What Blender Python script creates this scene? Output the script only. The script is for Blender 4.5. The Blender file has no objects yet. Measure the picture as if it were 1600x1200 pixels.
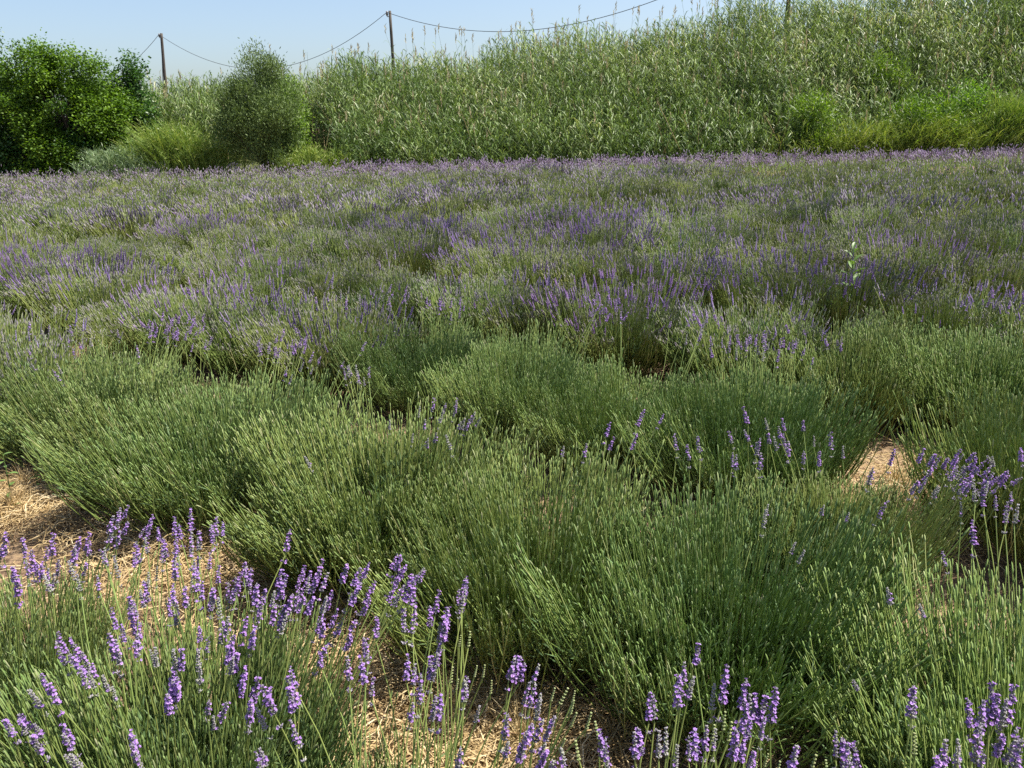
import bpy, math, random
import numpy as np
from mathutils import Matrix, Vector, Quaternion

random.seed(7)
RNG = np.random.default_rng(11)
R = math.radians
scene = bpy.context.scene
COL = scene.collection

# ------------------------------------------------------------------ camera
CAM_H = 1.5
FPX = 1209.0                      # focal length in pixels of the 1600 px wide photograph
PITCH, ROLL = R(18.65), R(-1.4)
cam_d = bpy.data.cameras.new('camera')
cam_d.sensor_width = 36.0
cam_d.lens = 36.0 * FPX / 1600.0
cam_d.clip_start, cam_d.clip_end = 0.05, 3000.0
cam = bpy.data.objects.new('camera', cam_d)
COL.objects.link(cam)
CAM_ROT = (Matrix.Rotation(R(90) - PITCH, 3, 'X') @ Matrix.Rotation(ROLL, 3, 'Z'))
cam.matrix_world = Matrix.Translation((0, 0, CAM_H)) @ CAM_ROT.to_4x4()
scene.camera = cam

# ------------------------------------------------------------------ sky, sun, exposure
SUN_EL, SUN_AZ = R(61), R(84)     # azimuth clockwise from +Y
world = bpy.data.worlds.new('World')
scene.world = world
world.use_nodes = True
wn = world.node_tree
sky = wn.nodes.new('ShaderNodeTexSky')
sky.sky_type = 'NISHITA'
sky.sun_disc = False
sky.sun_elevation = SUN_EL
sky.sun_rotation = SUN_AZ
sky.altitude = 900
sky.air_density = 1.0
sky.dust_density = 4.6
sky.ozone_density = 1.6
bg = wn.nodes['Background']
wn.links.new(sky.outputs[0], bg.inputs[0])
bg.inputs[1].default_value = 0.095
sun_d = bpy.data.lights.new('sun', 'SUN')
sun_d.energy = 5.0
sun_d.angle = R(0.53)
sun_d.color = (1.0, 0.95, 0.86)
sun = bpy.data.objects.new('sun', sun_d)
COL.objects.link(sun)
to_sun = Vector((math.sin(SUN_AZ) * math.cos(SUN_EL), math.cos(SUN_AZ) * math.cos(SUN_EL), math.sin(SUN_EL)))
sun.rotation_euler = to_sun.to_track_quat('Z', 'Y').to_euler()
sun.location = (12, 0, 25)
vs = scene.view_settings
vs.view_transform = 'Standard'
vs.look = 'None'
vs.exposure = 1.1
vs.gamma = 1.0
vs.use_curve_mapping = False
scene.cycles.max_bounces = 6
scene.cycles.diffuse_bounces = 3
scene.cycles.transmission_bounces = 4
scene.cycles.use_denoising = False

# ------------------------------------------------------------------ pixel helpers
def ray(px, py):
    return (CAM_ROT @ Vector(((px - 800) / FPX, -(py - 600) / FPX, -1.0)))

def at_z(px, py, z):
    d = ray(px, py)
    t = (z - CAM_H) / d.z
    return Vector((d.x * t, d.y * t, z))

def at_y(px, py, y):
    d = ray(px, py)
    t = y / d.y
    return Vector((d.x * t, y, CAM_H + d.z * t))

CINV = CAM_ROT.transposed()
def project(p):
    v = CINV @ (Vector(p) - Vector((0, 0, CAM_H)))
    if v.z > -0.05:
        return None
    return (800 + FPX * v.x / -v.z, 600 - FPX * v.y / -v.z)

# ------------------------------------------------------------------ materials
def mat_plant(name, ramp, transl=0.25, rough=0.55, spec=0.3, obj_var=0.12, tcol=None, nscale=0.0):
    """colour from the per-piece 'var' attribute, shifted a little for each object"""
    m = bpy.data.materials.new(name)
    m.use_nodes = True
    n, l = m.node_tree.nodes, m.node_tree.links
    b = n['Principled BSDF']
    out = n['Material Output']
    at = n.new('ShaderNodeAttribute'); at.attribute_name = 'var'
    fac = at.outputs['Fac']
    if nscale:
        tx = n.new('ShaderNodeTexCoord')
        nz = n.new('ShaderNodeTexNoise'); nz.inputs['Scale'].default_value = nscale
        nz.inputs['Detail'].default_value = 3
        l.new(tx.outputs['Object'], nz.inputs['Vector'])
        ad = n.new('ShaderNodeMath'); ad.operation = 'MULTIPLY_ADD'
        l.new(nz.outputs['Fac'], ad.inputs[0]); ad.inputs[1].default_value = 1.1
        sb = n.new('ShaderNodeMath'); sb.operation = 'ADD'; sb.inputs[1].default_value = -0.55
        l.new(fac, sb.inputs[0]); l.new(sb.outputs[0], ad.inputs[2])
        fac = ad.outputs[0]
    cr = n.new('ShaderNodeValToRGB')
    el = cr.color_ramp.elements
    while len(el) > 1:
        el.remove(el[-1])
    el[0].position, el[0].color = ramp[0][0], (*ramp[0][1], 1)
    for p, c in ramp[1:]:
        e = el.new(p); e.color = (*c, 1)
    l.new(fac, cr.inputs['Fac'])
    oi = n.new('ShaderNodeObjectInfo')
    hs = n.new('ShaderNodeHueSaturation')
    mr = n.new('ShaderNodeMapRange')
    mr.inputs['To Min'].default_value = 1 - obj_var * 1.4
    mr.inputs['To Max'].default_value = 1 + obj_var * 1.4
    l.new(oi.outputs['Random'], mr.inputs['Value'])
    l.new(mr.outputs[0], hs.inputs['Value'])
    mr2 = n.new('ShaderNodeMapRange')
    mr2.inputs['To Min'].default_value = 0.5 - obj_var * 0.12
    mr2.inputs['To Max'].default_value = 0.5 + obj_var * 0.12
    mm = n.new('ShaderNodeMath'); mm.operation = 'MULTIPLY'; mm.inputs[1].default_value = 7.31
    fr = n.new('ShaderNodeMath'); fr.operation = 'FRACT'
    l.new(oi.outputs['Random'], mm.inputs[0]); l.new(mm.outputs[0], fr.inputs[0])
    l.new(fr.outputs[0], mr2.inputs['Value'])
    l.new(mr2.outputs[0], hs.inputs['Hue'])
    l.new(cr.outputs['Color'], hs.inputs['Color'])
    l.new(hs.outputs['Color'], b.inputs['Base Color'])
    b.inputs['Roughness'].default_value = rough
    b.inputs['Specular IOR Level'].default_value = spec
    if transl > 0:
        tr = n.new('ShaderNodeBsdfTranslucent')
        mc = n.new('ShaderNodeMixRGB'); mc.blend_type = 'MULTIPLY'; mc.inputs[0].default_value = 1.0
        mc.inputs[2].default_value = (*(tcol or (1.25, 1.35, 0.6)), 1)
        l.new(hs.outputs['Color'], mc.inputs[1])
        l.new(mc.outputs[0], tr.inputs['Color'])
        mx = n.new('ShaderNodeMixShader'); mx.inputs[0].default_value = transl
        l.new(b.outputs[0], mx.inputs[1]); l.new(tr.outputs[0], mx.inputs[2])
        l.new(mx.outputs[0], out.inputs['Surface'])
    return m

M = {}
M['stem'] = mat_plant('lavender_stem', [(0, (.09, .14, .032)), (.45, (.20, .265, .068)), (.8, (.30, .355, .11)), (1, (.42, .41, .19))], .24, .5, .35, .12)
M['leafy'] = mat_plant('lavender_leaf', [(0, (.065, .11, .042)), (.5, (.13, .20, .08)), (1, (.23, .29, .15))], .2, .6, .25, .10)
M['bud'] = mat_plant('lavender_bud', [(0, (.14, .215, .06)), (.6, (.23, .30, .105)), (1, (.33, .34, .18))], .15, .7, .15, .10)
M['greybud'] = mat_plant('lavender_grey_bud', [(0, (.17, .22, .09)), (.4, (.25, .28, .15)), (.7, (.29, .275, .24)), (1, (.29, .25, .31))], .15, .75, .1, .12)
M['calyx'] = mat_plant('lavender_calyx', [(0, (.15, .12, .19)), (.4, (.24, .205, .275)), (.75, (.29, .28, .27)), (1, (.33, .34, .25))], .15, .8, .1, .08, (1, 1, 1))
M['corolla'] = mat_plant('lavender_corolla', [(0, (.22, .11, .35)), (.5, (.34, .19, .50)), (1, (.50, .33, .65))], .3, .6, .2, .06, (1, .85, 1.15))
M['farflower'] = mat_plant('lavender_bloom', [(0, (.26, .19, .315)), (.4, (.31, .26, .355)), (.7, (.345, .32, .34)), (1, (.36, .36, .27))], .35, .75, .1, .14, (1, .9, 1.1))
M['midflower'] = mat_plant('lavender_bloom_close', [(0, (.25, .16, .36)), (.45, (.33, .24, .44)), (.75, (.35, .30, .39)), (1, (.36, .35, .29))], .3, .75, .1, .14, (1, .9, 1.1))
M['wood'] = mat_plant('lavender_wood', [(0, (.035, .022, .016)), (.6, (.075, .05, .038)), (1, (.15, .11, .08))], 0, .9, .1, .1)
M['straw'] = mat_plant('dry_straw', [(0, (.20, .13, .06)), (.4, (.37, .27, .12)), (.8, (.50, .39, .20)), (1, (.62, .52, .32))], .2, .6, .3, .05, (1.1, 1, .8))
M['reed'] = mat_plant('reed_leaf', [(0, (.055, .10, .025)), (.35, (.10, .16, .037)), (.65, (.175, .245, .076)), (.9, (.28, .34, .16)), (1, (.40, .40, .25))], .25, .5, .35, .0, (1.2, 1.25, .6), .45)
M['reedstem'] = mat_plant('reed_stem', [(0, (.08, .12, .03)), (.7, (.15, .18, .06)), (1, (.28, .21, .11))], 0, .6, .3, .0)
M['plume'] = mat_plant('reed_plume', [(0, (.26, .21, .11)), (.6, (.42, .36, .22)), (1, (.54, .49, .33))], .3, .9, .1, .0, (1, .95, .85))
M['treeleaf'] = mat_plant('tree_leaf', [(0, (.04, .085, .009)), (.5, (.08, .15, .014)), (1, (.15, .245, .022))], .3, .5, .25, .1, (1.3, 1.4, .4))
M['darkleaf'] = mat_plant('dark_tree_leaf', [(0, (.025, .065, .014)), (.5, (.045, .11, .02)), (1, (.09, .17, .035))], .28, .45, .4, .1, (1.2, 1.4, .4))
M['greyleaf'] = mat_plant('grey_leaf', [(0, (.06, .095, .026)), (.5, (.115, .165, .05)), (1, (.20, .26, .09))], .25, .6, .25, .05, (1.1, 1.2, .6))
M['limeleaf'] = mat_plant('lime_leaf', [(0, (.07, .14, .016)), (.5, (.135, .235, .026)), (1, (.23, .33, .05))], .35, .5, .35, .1, (1.2, 1.3, .4))
M['limegrass'] = mat_plant('lime_grass', [(0, (.10, .165, .03)), (.5, (.18, .255, .05)), (1, (.33, .35, .11))], .3, .55, .3, .06, (1.1, 1.2, .5))
M['palegrass'] = mat_plant('pale_grass', [(0, (.12, .19, .08)), (.5, (.20, .28, .14)), (1, (.31, .36, .21))], .25, .5, .35, .06, (1.1, 1.2, .7))
M['weedleaf'] = mat_plant('weed_leaf', [(0, (.08, .15, .03)), (.6, (.14, .23, .06)), (1, (.33, .40, .22))], .3, .45, .4, .0)
M['bark'] = mat_plant('bark', [(0, (.05, .038, .028)), (1, (.12, .095, .07))], 0, .9, .1, .1)
M['polewood'] = mat_plant('pole_wood', [(0, (.045, .038, .034)), (1, (.10, .085, .07))], 0, .85, .2, .05, None, 3.0)
M['cable'] = mat_plant('cable_sheath', [(0, (.03, .03, .033)), (1, (.05, .05, .05))], 0, .5, .4, .0)
M['ceramic'] = mat_plant('insulator', [(0, (.10, .07, .06)), (1, (.2, .15, .12))], 0, .25, .5, .0)

def mat_ground():
    m = bpy.data.materials.new('soil')
    m.use_nodes = True
    n, l = m.node_tree.nodes, m.node_tree.links
    b = n['Principled BSDF']
    tx = n.new('ShaderNodeTexCoord')
    n1 = n.new('ShaderNodeTexNoise'); n1.inputs['Scale'].default_value = 2.3; n1.inputs['Detail'].default_value = 9; n1.inputs['Roughness'].default_value = .65
    n2 = n.new('ShaderNodeTexNoise'); n2.inputs['Scale'].default_value = 55; n2.inputs['Detail'].default_value = 6
    n3 = n.new('ShaderNodeTexVoronoi'); n3.inputs['Scale'].default_value = 38
    for q in (n1, n2, n3):
        l.new(tx.outputs['Object'], q.inputs['Vector'])
    cr = n.new('ShaderNodeValToRGB')
    cr.color_ramp.elements[0].position = .33; cr.color_ramp.elements[0].color = (.10, .065, .042, 1)
    cr.color_ramp.elements[1].position = .68; cr.color_ramp.elements[1].color = (.30, .21, .125, 1)
    l.new(n1.outputs['Fac'], cr.inputs['Fac'])
    mx = n.new('ShaderNodeMixRGB'); mx.blend_type = 'OVERLAY'; mx.inputs[0].default_value = .8
    l.new(cr.outputs[0], mx.inputs[1]); l.new(n2.outputs['Fac'], mx.inputs[2])
    l.new(mx.outputs[0], b.inputs['Base Color'])
    b.inputs['Roughness'].default_value = .95
    b.inputs['Specular IOR Level'].default_value = .15
    bp = n.new('ShaderNodeBump'); bp.inputs['Strength'].default_value = .9; bp.inputs['Distance'].default_value = .02
    ad = n.new('ShaderNodeMath'); ad.operation = 'SUBTRACT'
    l.new(n2.outputs['Fac'], ad.inputs[0]); l.new(n3.outputs['Distance'], ad.inputs[1])
    l.new(ad.outputs[0], bp.inputs['Height'])
    l.new(bp.outputs[0], b.inputs['Normal'])
    return m
M['soil'] = mat_ground()

M['turf'] = mat_plant('bank_turf', [(0, (.05, .06, .025)), (.5, (.085, .10, .035)), (1, (.14, .13, .055))], 0, .95, .1, .0, None, 2.5)

# ------------------------------------------------------------------ mesh building
class MB:
    """collects batches of pieces (numpy) and links them as one mesh"""
    def __init__(self):
        self.v, self.f3, self.f4, self.m3, self.m4, self.var = [], [], [], [], [], []
        self.n = 0
    def add(self, v, quads=None, tris=None, var=None, mat=0):
        v = np.asarray(v, float).reshape(-1, 3)
        if quads is not None and len(quads):
            self.f4.append(np.asarray(quads).reshape(-1, 4) + self.n); self.m4.append(np.full(len(self.f4[-1]), mat))
        if tris is not None and len(tris):
            self.f3.append(np.asarray(tris).reshape(-1, 3) + self.n); self.m3.append(np.full(len(self.f3[-1]), mat))
        if var is None:
            var = np.full(len(v), .5)
        self.var.append(np.broadcast_to(np.asarray(var, float), (len(v),)))
        self.v.append(v); self.n += len(v)
    def mesh(self, name, mats, smooth=True):
        me = bpy.data.meshes.new(name)
        v = np.concatenate(self.v)
        f4 = np.concatenate(self.f4) if self.f4 else np.zeros((0, 4), int)
        f3 = np.concatenate(self.f3) if self.f3 else np.zeros((0, 3), int)
        me.vertices.add(len(v)); me.vertices.foreach_set('co', v.astype(np.float32).ravel())
        nl = f4.size + f3.size
        me.loops.add(nl); me.loops.foreach_set('vertex_index', np.concatenate([f4.ravel(), f3.ravel()]).astype(np.int32))
        nf = len(f4) + len(f3)
        me.polygons.add(nf)
        me.polygons.foreach_set('loop_start', np.concatenate([np.arange(len(f4)) * 4, f4.size + np.arange(len(f3)) * 3]).astype(np.int32))
        mi = np.concatenate(self.m4 + self.m3) if nf else np.zeros(0)
        for m in mats:
            me.materials.append(M[m])
        me.polygons.foreach_set('material_index', mi.astype(np.int32))
        me.polygons.foreach_set('use_smooth', np.full(nf, smooth))
        a = me.attributes.new('var', 'FLOAT', 'POINT')
        a.data.foreach_set('value', np.concatenate(self.var).astype(np.float32))
        me.update(calc_edges=True)
        return me

def nrm(a):
    return a / np.maximum(np.linalg.norm(a, axis=-1, keepdims=True), 1e-9)

def tubes(mb, paths, radii, sides=3, var=None, mat=0, cap=False):
    """paths (N,K,3), radii (N,K): N tapered tubes"""
    paths = np.asarray(paths, float); N, K, _ = paths.shape
    radii = np.broadcast_to(np.asarray(radii, float), (N, K))
    d = nrm(np.gradient(paths, axis=1))
    ref = np.where(np.abs(d[..., 2:3]) > .9, np.array([1., 0, 0]), np.array([0, 0, 1.]))
    a = nrm(np.cross(d, ref)); b = np.cross(d, a)
    ang = np.arange(sides) * 2 * np.pi / sides
    ring = (paths[:, :, None] + radii[:, :, None, None] * (np.cos(ang)[None, None, :, None] * a[:, :, None] + np.sin(ang)[None, None, :, None] * b[:, :, None]))
    v = ring.reshape(-1, 3)
    i = np.arange(N)[:, None, None] * K * sides + np.arange(K - 1)[None, :, None] * sides
    s = np.arange(sides)[None, None]; s2 = (s + 1) % sides
    q = np.stack([i + s, i + s2, i + sides + s2, i + sides + s], -1).reshape(-1, 4)
    vv = None if var is None else np.repeat(np.broadcast_to(np.asarray(var, float), (N,)), K * sides)
    t = None
    if cap and sides >= 3:
        base = np.arange(N)[:, None] * K * sides + (K - 1) * sides
        t = np.concatenate([np.stack([base[:, 0], base[:, 0] + k, base[:, 0] + k + 1], -1) for k in range(1, sides - 1)])
    mb.add(v, q, t, vv, mat)

def kites(mb, base, d, w, L, W, var=None, mat=0, fold=0.0):
    """N flat diamond leaves: base, direction, width direction"""
    base, d, w = (np.asarray(x, float) for x in (base, d, w))
    N = len(base)
    L = np.broadcast_to(L, (N,))[:, None]; W = np.broadcast_to(W, (N,))[:, None]
    up = np.cross(d, w)
    mid = base + d * L * .45
    p = np.stack([base, mid + w * W * .5 + up * W * fold, base + d * L, mid - w * W * .5 + up * W * fold], 1)
    i = np.arange(N)[:, None] * 4
    if fold:
        t = np.concatenate([i + np.array([0, 1, 2]), i + np.array([0, 2, 3])], 0)
        mb.add(p, None, t, None if var is None else np.repeat(np.broadcast_to(var, (N,)), 4), mat)
    else:
        mb.add(p, i + np.arange(4), None, None if var is None else np.repeat(np.broadcast_to(var, (N,)), 4), mat)

def ribbons(mb, paths, w, widths, var=None, mat=0):
    """paths (N,K,3); w (N,3) width direction; widths (N,K)"""
    paths = np.asarray(paths, float); N, K, _ = paths.shape
    widths = np.broadcast_to(widths, (N, K))
    o = w[:, None] * widths[..., None] * .5
    v = np.stack([paths - o, paths + o], 2)
    i = (np.arange(N)[:, None] * K * 2 + np.arange(K - 1)[None] * 2)[..., None]
    q = (i + np.array([0, 1, 3, 2])).reshape(-1, 4)
    mb.add(v, q, None, None if var is None else np.repeat(np.broadcast_to(var, (N,)), K * 2), mat)

def rand_perp(d, rng=RNG):
    r = rng.normal(size=d.shape)
    return nrm(np.cross(d, r))

def link(name, me, parent=None, loc=(0, 0, 0)):
    o = bpy.data.objects.new(name, me)
    COL.objects.link(o)
    o.location = loc
    if parent is not None:
        o.parent = parent
    return o

def tag(o, label=None, cat=None, group=None, kind=None):
    if label: o['label'] = label
    if cat: o['category'] = cat
    if group: o['group'] = group
    if kind: o['kind'] = kind
    return o

def bez(p0, p1, p2, K):
    t = np.linspace(0, 1, K)[None, :, None]
    return (1 - t) ** 2 * p0[:, None] + 2 * t * (1 - t) * p1[:, None] + t ** 2 * p2[:, None]

# ------------------------------------------------------------------ ground and bank
def build_ground():
    xs = np.unique(np.concatenate([np.linspace(-400, -40, 12), np.linspace(-40, -6, 30), np.linspace(-6, 6, 120), np.linspace(6, 40, 30), np.linspace(40, 400, 12)]))
    ys = np.unique(np.concatenate([np.linspace(-30, -1, 8), np.linspace(-1, 9, 110), np.linspace(9, 40, 40), np.linspace(40, 900, 16)]))
    X, Y = np.meshgrid(xs, ys)
    near = np.exp(-((X / 7) ** 2 + ((Y - 3) / 7) ** 2))
    Z = near * (.018 * np.sin(3.1 * X + 1.3 * Y) * np.cos(2.3 * Y - .7 * X) + .012 * np.sin(8.7 * X - 5 * Y) + .008 * np.sin(17 * Y + 9 * X))
    Z += near * RNG.normal(size=Z.shape) * .004
    v = np.stack([X, Y, Z], -1).reshape(-1, 3)
    W = len(xs)
    i = (np.arange(len(ys) - 1)[:, None] * W + np.arange(W - 1)[None])[..., None]
    q = (i + np.array([0, 1, W + 1, W])).reshape(-1, 4)
    mb = MB(); mb.add(v, q)
    tag(link('ground', mb.mesh('ground', ['soil'])), kind='structure')
build_ground()

EDGE = 23.3
def bank_h(x):
    """crest height of the bank along x"""
    return np.interp(x, [-40, -17, -12, -6, 0, 6, 12, 20, 40], [.8, .8, .95, 1.3, 1.9, 2.6, 3.5, 4.2, 4.4])

def bank_z(x, y):
    t = np.clip((y - (EDGE + .4)) / 6.2, 0, 1)
    s = t * t * (3 - 2 * t) * .55 + t * .45
    back = np.clip((y - 36) / 8, 0, 1)
    return bank_h(x) * s * (1 - back) - .03 + .05 * np.sin(x * 1.7) * t + .06 * np.sin(y * 2.3 + x) * t

def build_bank():
    xs = np.linspace(-60, 60, 160); ys = np.concatenate([np.linspace(EDGE + .2, 32, 40), np.linspace(33, 46, 14)])
    X, Y = np.meshgrid(xs, ys)
    Z = bank_z(X, Y)
    v = np.stack([X, Y, Z], -1).reshape(-1, 3); W = len(xs)
    i = (np.arange(len(ys) - 1)[:, None] * W + np.arange(W - 1)[None])[..., None]
    q = (i + np.array([0, 1, W + 1, W])).reshape(-1, 4)
    mb = MB(); mb.add(v, q)
    tag(link('bank', mb.mesh('bank', ['turf'])), kind='structure')
build_bank()

# ------------------------------------------------------------------ lavender: bush bodies
HB, RB = .455, .56     # height and radius of a full bush

def dome_tips(n, rng, hs=1.0, rs=1.0):
    """stem ends spread over a flattened dome, gathered in loose tufts of unequal height"""
    T = max(40, n // 20)
    tmax = R(70)
    tht = np.arccos(1 - rng.random(T) * (1 - math.cos(tmax)))      # from the pole
    pht = rng.random(T) * 2 * np.pi
    k = rng.integers(2, 5)
    p1, p2 = rng.random(2) * 6.28
    rt = 1 + .12 * np.sin(k * pht + p1) * np.sin(tht) + .07 * np.sin(6 * tht + (k + 1) * pht + p2) + rng.normal(0, .09, T)
    ti = rng.integers(0, T, n)
    sx, sy = rng.normal(0, .066, n), rng.normal(0, .066, n)
    th = np.clip(np.abs(tht[ti] + sx), .01, tmax)
    ph = pht[ti] + sy / np.maximum(np.sin(th), .25)
    r = rt[ti] * (1 - np.abs(rng.normal(size=n)) * .13)
    r = np.where(rng.random(n) < .06, r + .17 * rng.random(n), r)
    rr = RB * rs * np.sin(th) ** .85 * r
    z = (HB * hs) * (.34 + .66 * np.cos(th) ** .72) * r
    return np.stack([rr * np.cos(ph), rr * np.sin(ph), z], -1), th, ph

def stem_paths(tips, th, ph, rng, K, keep=.73):
    n = len(tips)
    tr = np.linalg.norm(tips[:, :2], axis=1)
    br = tr * keep * rng.uniform(.75, 1.1, n)
    a = ph + rng.normal(0, .12, n)
    p0 = np.stack([br * np.cos(a), br * np.sin(a), .02 + .09 * rng.random(n)], -1)
    out = np.stack([np.cos(ph), np.sin(ph), np.zeros(n)], -1)
    p1 = p0 * .5 + tips * .5 + out * (.05 * np.sin(th) ** 2)[:, None]
    p1 += rng.normal(size=(n, 3)) * .014
    return bez(p0, p1, tips, K)

def body_near(seed, n_stem=2600, n_leafy=700, hs=1., rs=1.):
    rng = np.random.default_rng(seed)
    mb = MB()
    tips, th, ph = dome_tips(n_stem, rng, hs, rs)
    pth = stem_paths(tips, th, ph, rng, 4)
    var = np.clip(rng.normal(.5, .22, n_stem), 0, 1)
    rad = np.array([.0017, .0018, .0016, .0012])[None] * (1 + .25 * rng.random((n_stem, 1)))
    tubes(mb, pth, rad, 3, var, 0)
    # green bud heads at the tips
    d = nrm(pth[:, -1] - pth[:, -2])
    L = .016 + .022 * rng.random(n_stem)
    a = pth[:, -1] - d * .003
    hp = np.stack([a, a + d * (L * .35)[:, None], a + d * (L * .8)[:, None], a + d * L[:, None]], 1)
    w = .0019 + .0014 * rng.random(n_stem)
    tubes(mb, hp, np.stack([w * .4, w * 1.05, w * .8, w * .1], 1), 3, np.clip(rng.normal(.45, .25, n_stem), 0, 1), 1)
    # long narrow leaves along the upper half of the stems
    for f, prob in ((.42, .9), (.55, .75), (.68, .55), (.8, .35)):
        sel = np.where(rng.random(n_stem) < prob)[0]
        k = f * 3; i0 = int(k); fr = k - i0
        b = pth[sel, i0] * (1 - fr) + pth[sel, i0 + 1] * fr
        dd = nrm(pth[sel, i0 + 1] - pth[sel, i0])
        sd = rand_perp(dd, rng)
        for s in (1, -1):
            ld = nrm(dd + s * sd * (.35 + .3 * rng.random((len(sel), 1))))
            kites(mb, b, ld, rand_perp(ld, rng), .022 + .024 * rng.random(len(sel)), .0026 + .0012 * rng.random(len(sel)), np.clip(rng.normal(.45, .25, len(sel)), 0, 1), 2)
    # short leafy shoots under the stems
    t2, th2, ph2 = dome_tips(n_leafy, rng, hs, rs)
    t2 *= (.62 + .22 * rng.random((n_leafy, 1)))
    p2 = stem_paths(t2, th2, ph2, rng, 4)
    tubes(mb, p2, np.full((1, 4), .0014), 3, np.clip(rng.normal(.35, .2, n_leafy), 0, 1), 0)
    for f in np.linspace(.4, .99, 7):
        k = f * 3; i0 = min(int(k), 2); fr = k - i0
        b = p2[:, i0] * (1 - fr) + p2[:, i0 + 1] * fr
        dd = nrm(p2[:, i0 + 1] - p2[:, i0]); sd = rand_perp(dd, rng)
        for s in (1, -1):
            ld = nrm(dd + s * sd * (.35 + .35 * rng.random((n_leafy, 1))))
            kites(mb, b, ld, rand_perp(ld, rng), .024 + .022 * rng.random(n_leafy), .0036 + .0014 * rng.random(n_leafy), np.clip(rng.normal(.4, .25, n_leafy), 0, 1), 2)
    return mb.mesh('lavender_foliage', ['stem', 'bud', 'leafy'])

def body_mid(seed, n_stem=1750, n_leafy=600, wide=1.0):
    rng = np.random.default_rng(seed)
    mb = MB()
    tips, th, ph = dome_tips(n_stem, rng)
    pth = stem_paths(tips, th, ph, rng, 3)
    tubes(mb, pth, np.array([.0024, .0023, .0015])[None] * wide, 3, np.clip(rng.normal(.5, .24, n_stem), 0, 1), 0)
    d = nrm(pth[:, -1] - pth[:, -2]); L = .02 + .025 * rng.random(n_stem)
    hp = np.stack([pth[:, -1], pth[:, -1] + d * (L * .5)[:, None], pth[:, -1] + d * L[:, None]], 1)
    tubes(mb, hp, np.array([.001, .0032, .0004])[None] * wide, 3, np.clip(rng.normal(.55, .28, n_stem), 0, 1), 1)
    t2, th2, ph2 = dome_tips(n_leafy, rng)
    t2 *= (.6 + .3 * rng.random((n_leafy, 1)))
    p2 = stem_paths(t2, th2, ph2, rng, 3)
    for f in (.5, .75, .98):
        k = f * 2; i0 = min(int(k), 1); fr = k - i0
        b = p2[:, i0] * (1 - fr) + p2[:, i0 + 1] * fr
        dd = nrm(p2[:, i0 + 1] - p2[:, i0]); sd = rand_perp(dd, rng)
        for s in (1, -1):
            ld = nrm(dd + s * sd * .6)
            kites(mb, b, ld, rand_perp(ld, rng), .05, .007 * wide, np.clip(rng.normal(.4, .25, n_leafy), 0, 1), 2)
    return mb.mesh('lavender_foliage', ['stem', 'greybud', 'leafy'])

def body_far(mb, rng, n_stem=420, off=(0, 0, 0), sc=1.0, mats=(0, 1), cheap=False):
    tips, th, ph = dome_tips(n_stem, rng)
    keep = tips[:, 2] > .1
    tips, th, ph = tips[keep], th[keep], ph[keep]
    pth = stem_paths(tips, th, ph, rng, 3) * sc + np.array(off)
    if cheap:
        pth = pth[:, 1:]
    tubes(mb, pth, np.array([.004, .004, .0025])[None, -pth.shape[1]:] * (1.5 if cheap else 1), 3, np.clip(rng.normal(.5, .24, len(tips)), 0, 1), mats[0])
    d = nrm(pth[:, -1] - pth[:, -2]); m = len(tips)
    kites(mb, pth[:, -1] - d * .02, d, rand_perp(d, rng), .05, .010, np.clip(rng.normal(.55, .28, m), 0, 1), mats[1])

def wood_mesh(seed):
    """gnarled woody base with bare twigs"""
    rng = np.random.default_rng(seed); mb = MB()
    n = 60
    ph = rng.random(n) * 6.283; th = rng.random(n) * R(75) + R(8)
    L = .10 + .16 * rng.random(n)
    tip = np.stack([np.cos(ph) * np.sin(th), np.sin(ph) * np.sin(th), np.cos(th)], -1) * L[:, None] * np.array([1.3, 1.3, 1]) + np.array([0, 0, .02])
    p0 = np.stack([np.cos(ph) * .04, np.sin(ph) * .04, np.full(n, -.03)], -1)
    p1 = tip * .5 + np.array([0, 0, -.01]) + rng.normal(size=(n, 3)) * .02
    tubes(mb, bez(p0, p1, tip, 5), np.array([.011, .008, .006, .004, .002])[None] * (.6 + .7 * rng.random((n, 1))), 5, rng.random(n), 0)
    # dead hanging twigs and withered leaves
    m = 260
    ph = rng.random(m) * 6.283; r = .10 + .26 * rng.random(m)
    p = np.stack([np.cos(ph) * r, np.sin(ph) * r, .02 + .13 * rng.random(m) * (r / .3)], -1)
    dd = nrm(rng.normal(size=(m, 3)) * np.array([1, 1, .5]) + p * np.array([2, 2, 0]))
    Lt = .04 + .08 * rng.random(m)
    q1 = p + dd * (Lt * .5)[:, None] + rng.normal(size=(m, 3)) * .01
    tubes(mb, bez(p, q1, p + dd * Lt[:, None], 3), np.array([.0013, .001, .0006])[None], 3, .3 + .7 * rng.random(m), 0)
    return mb.mesh('woody_base', ['wood'])

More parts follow.
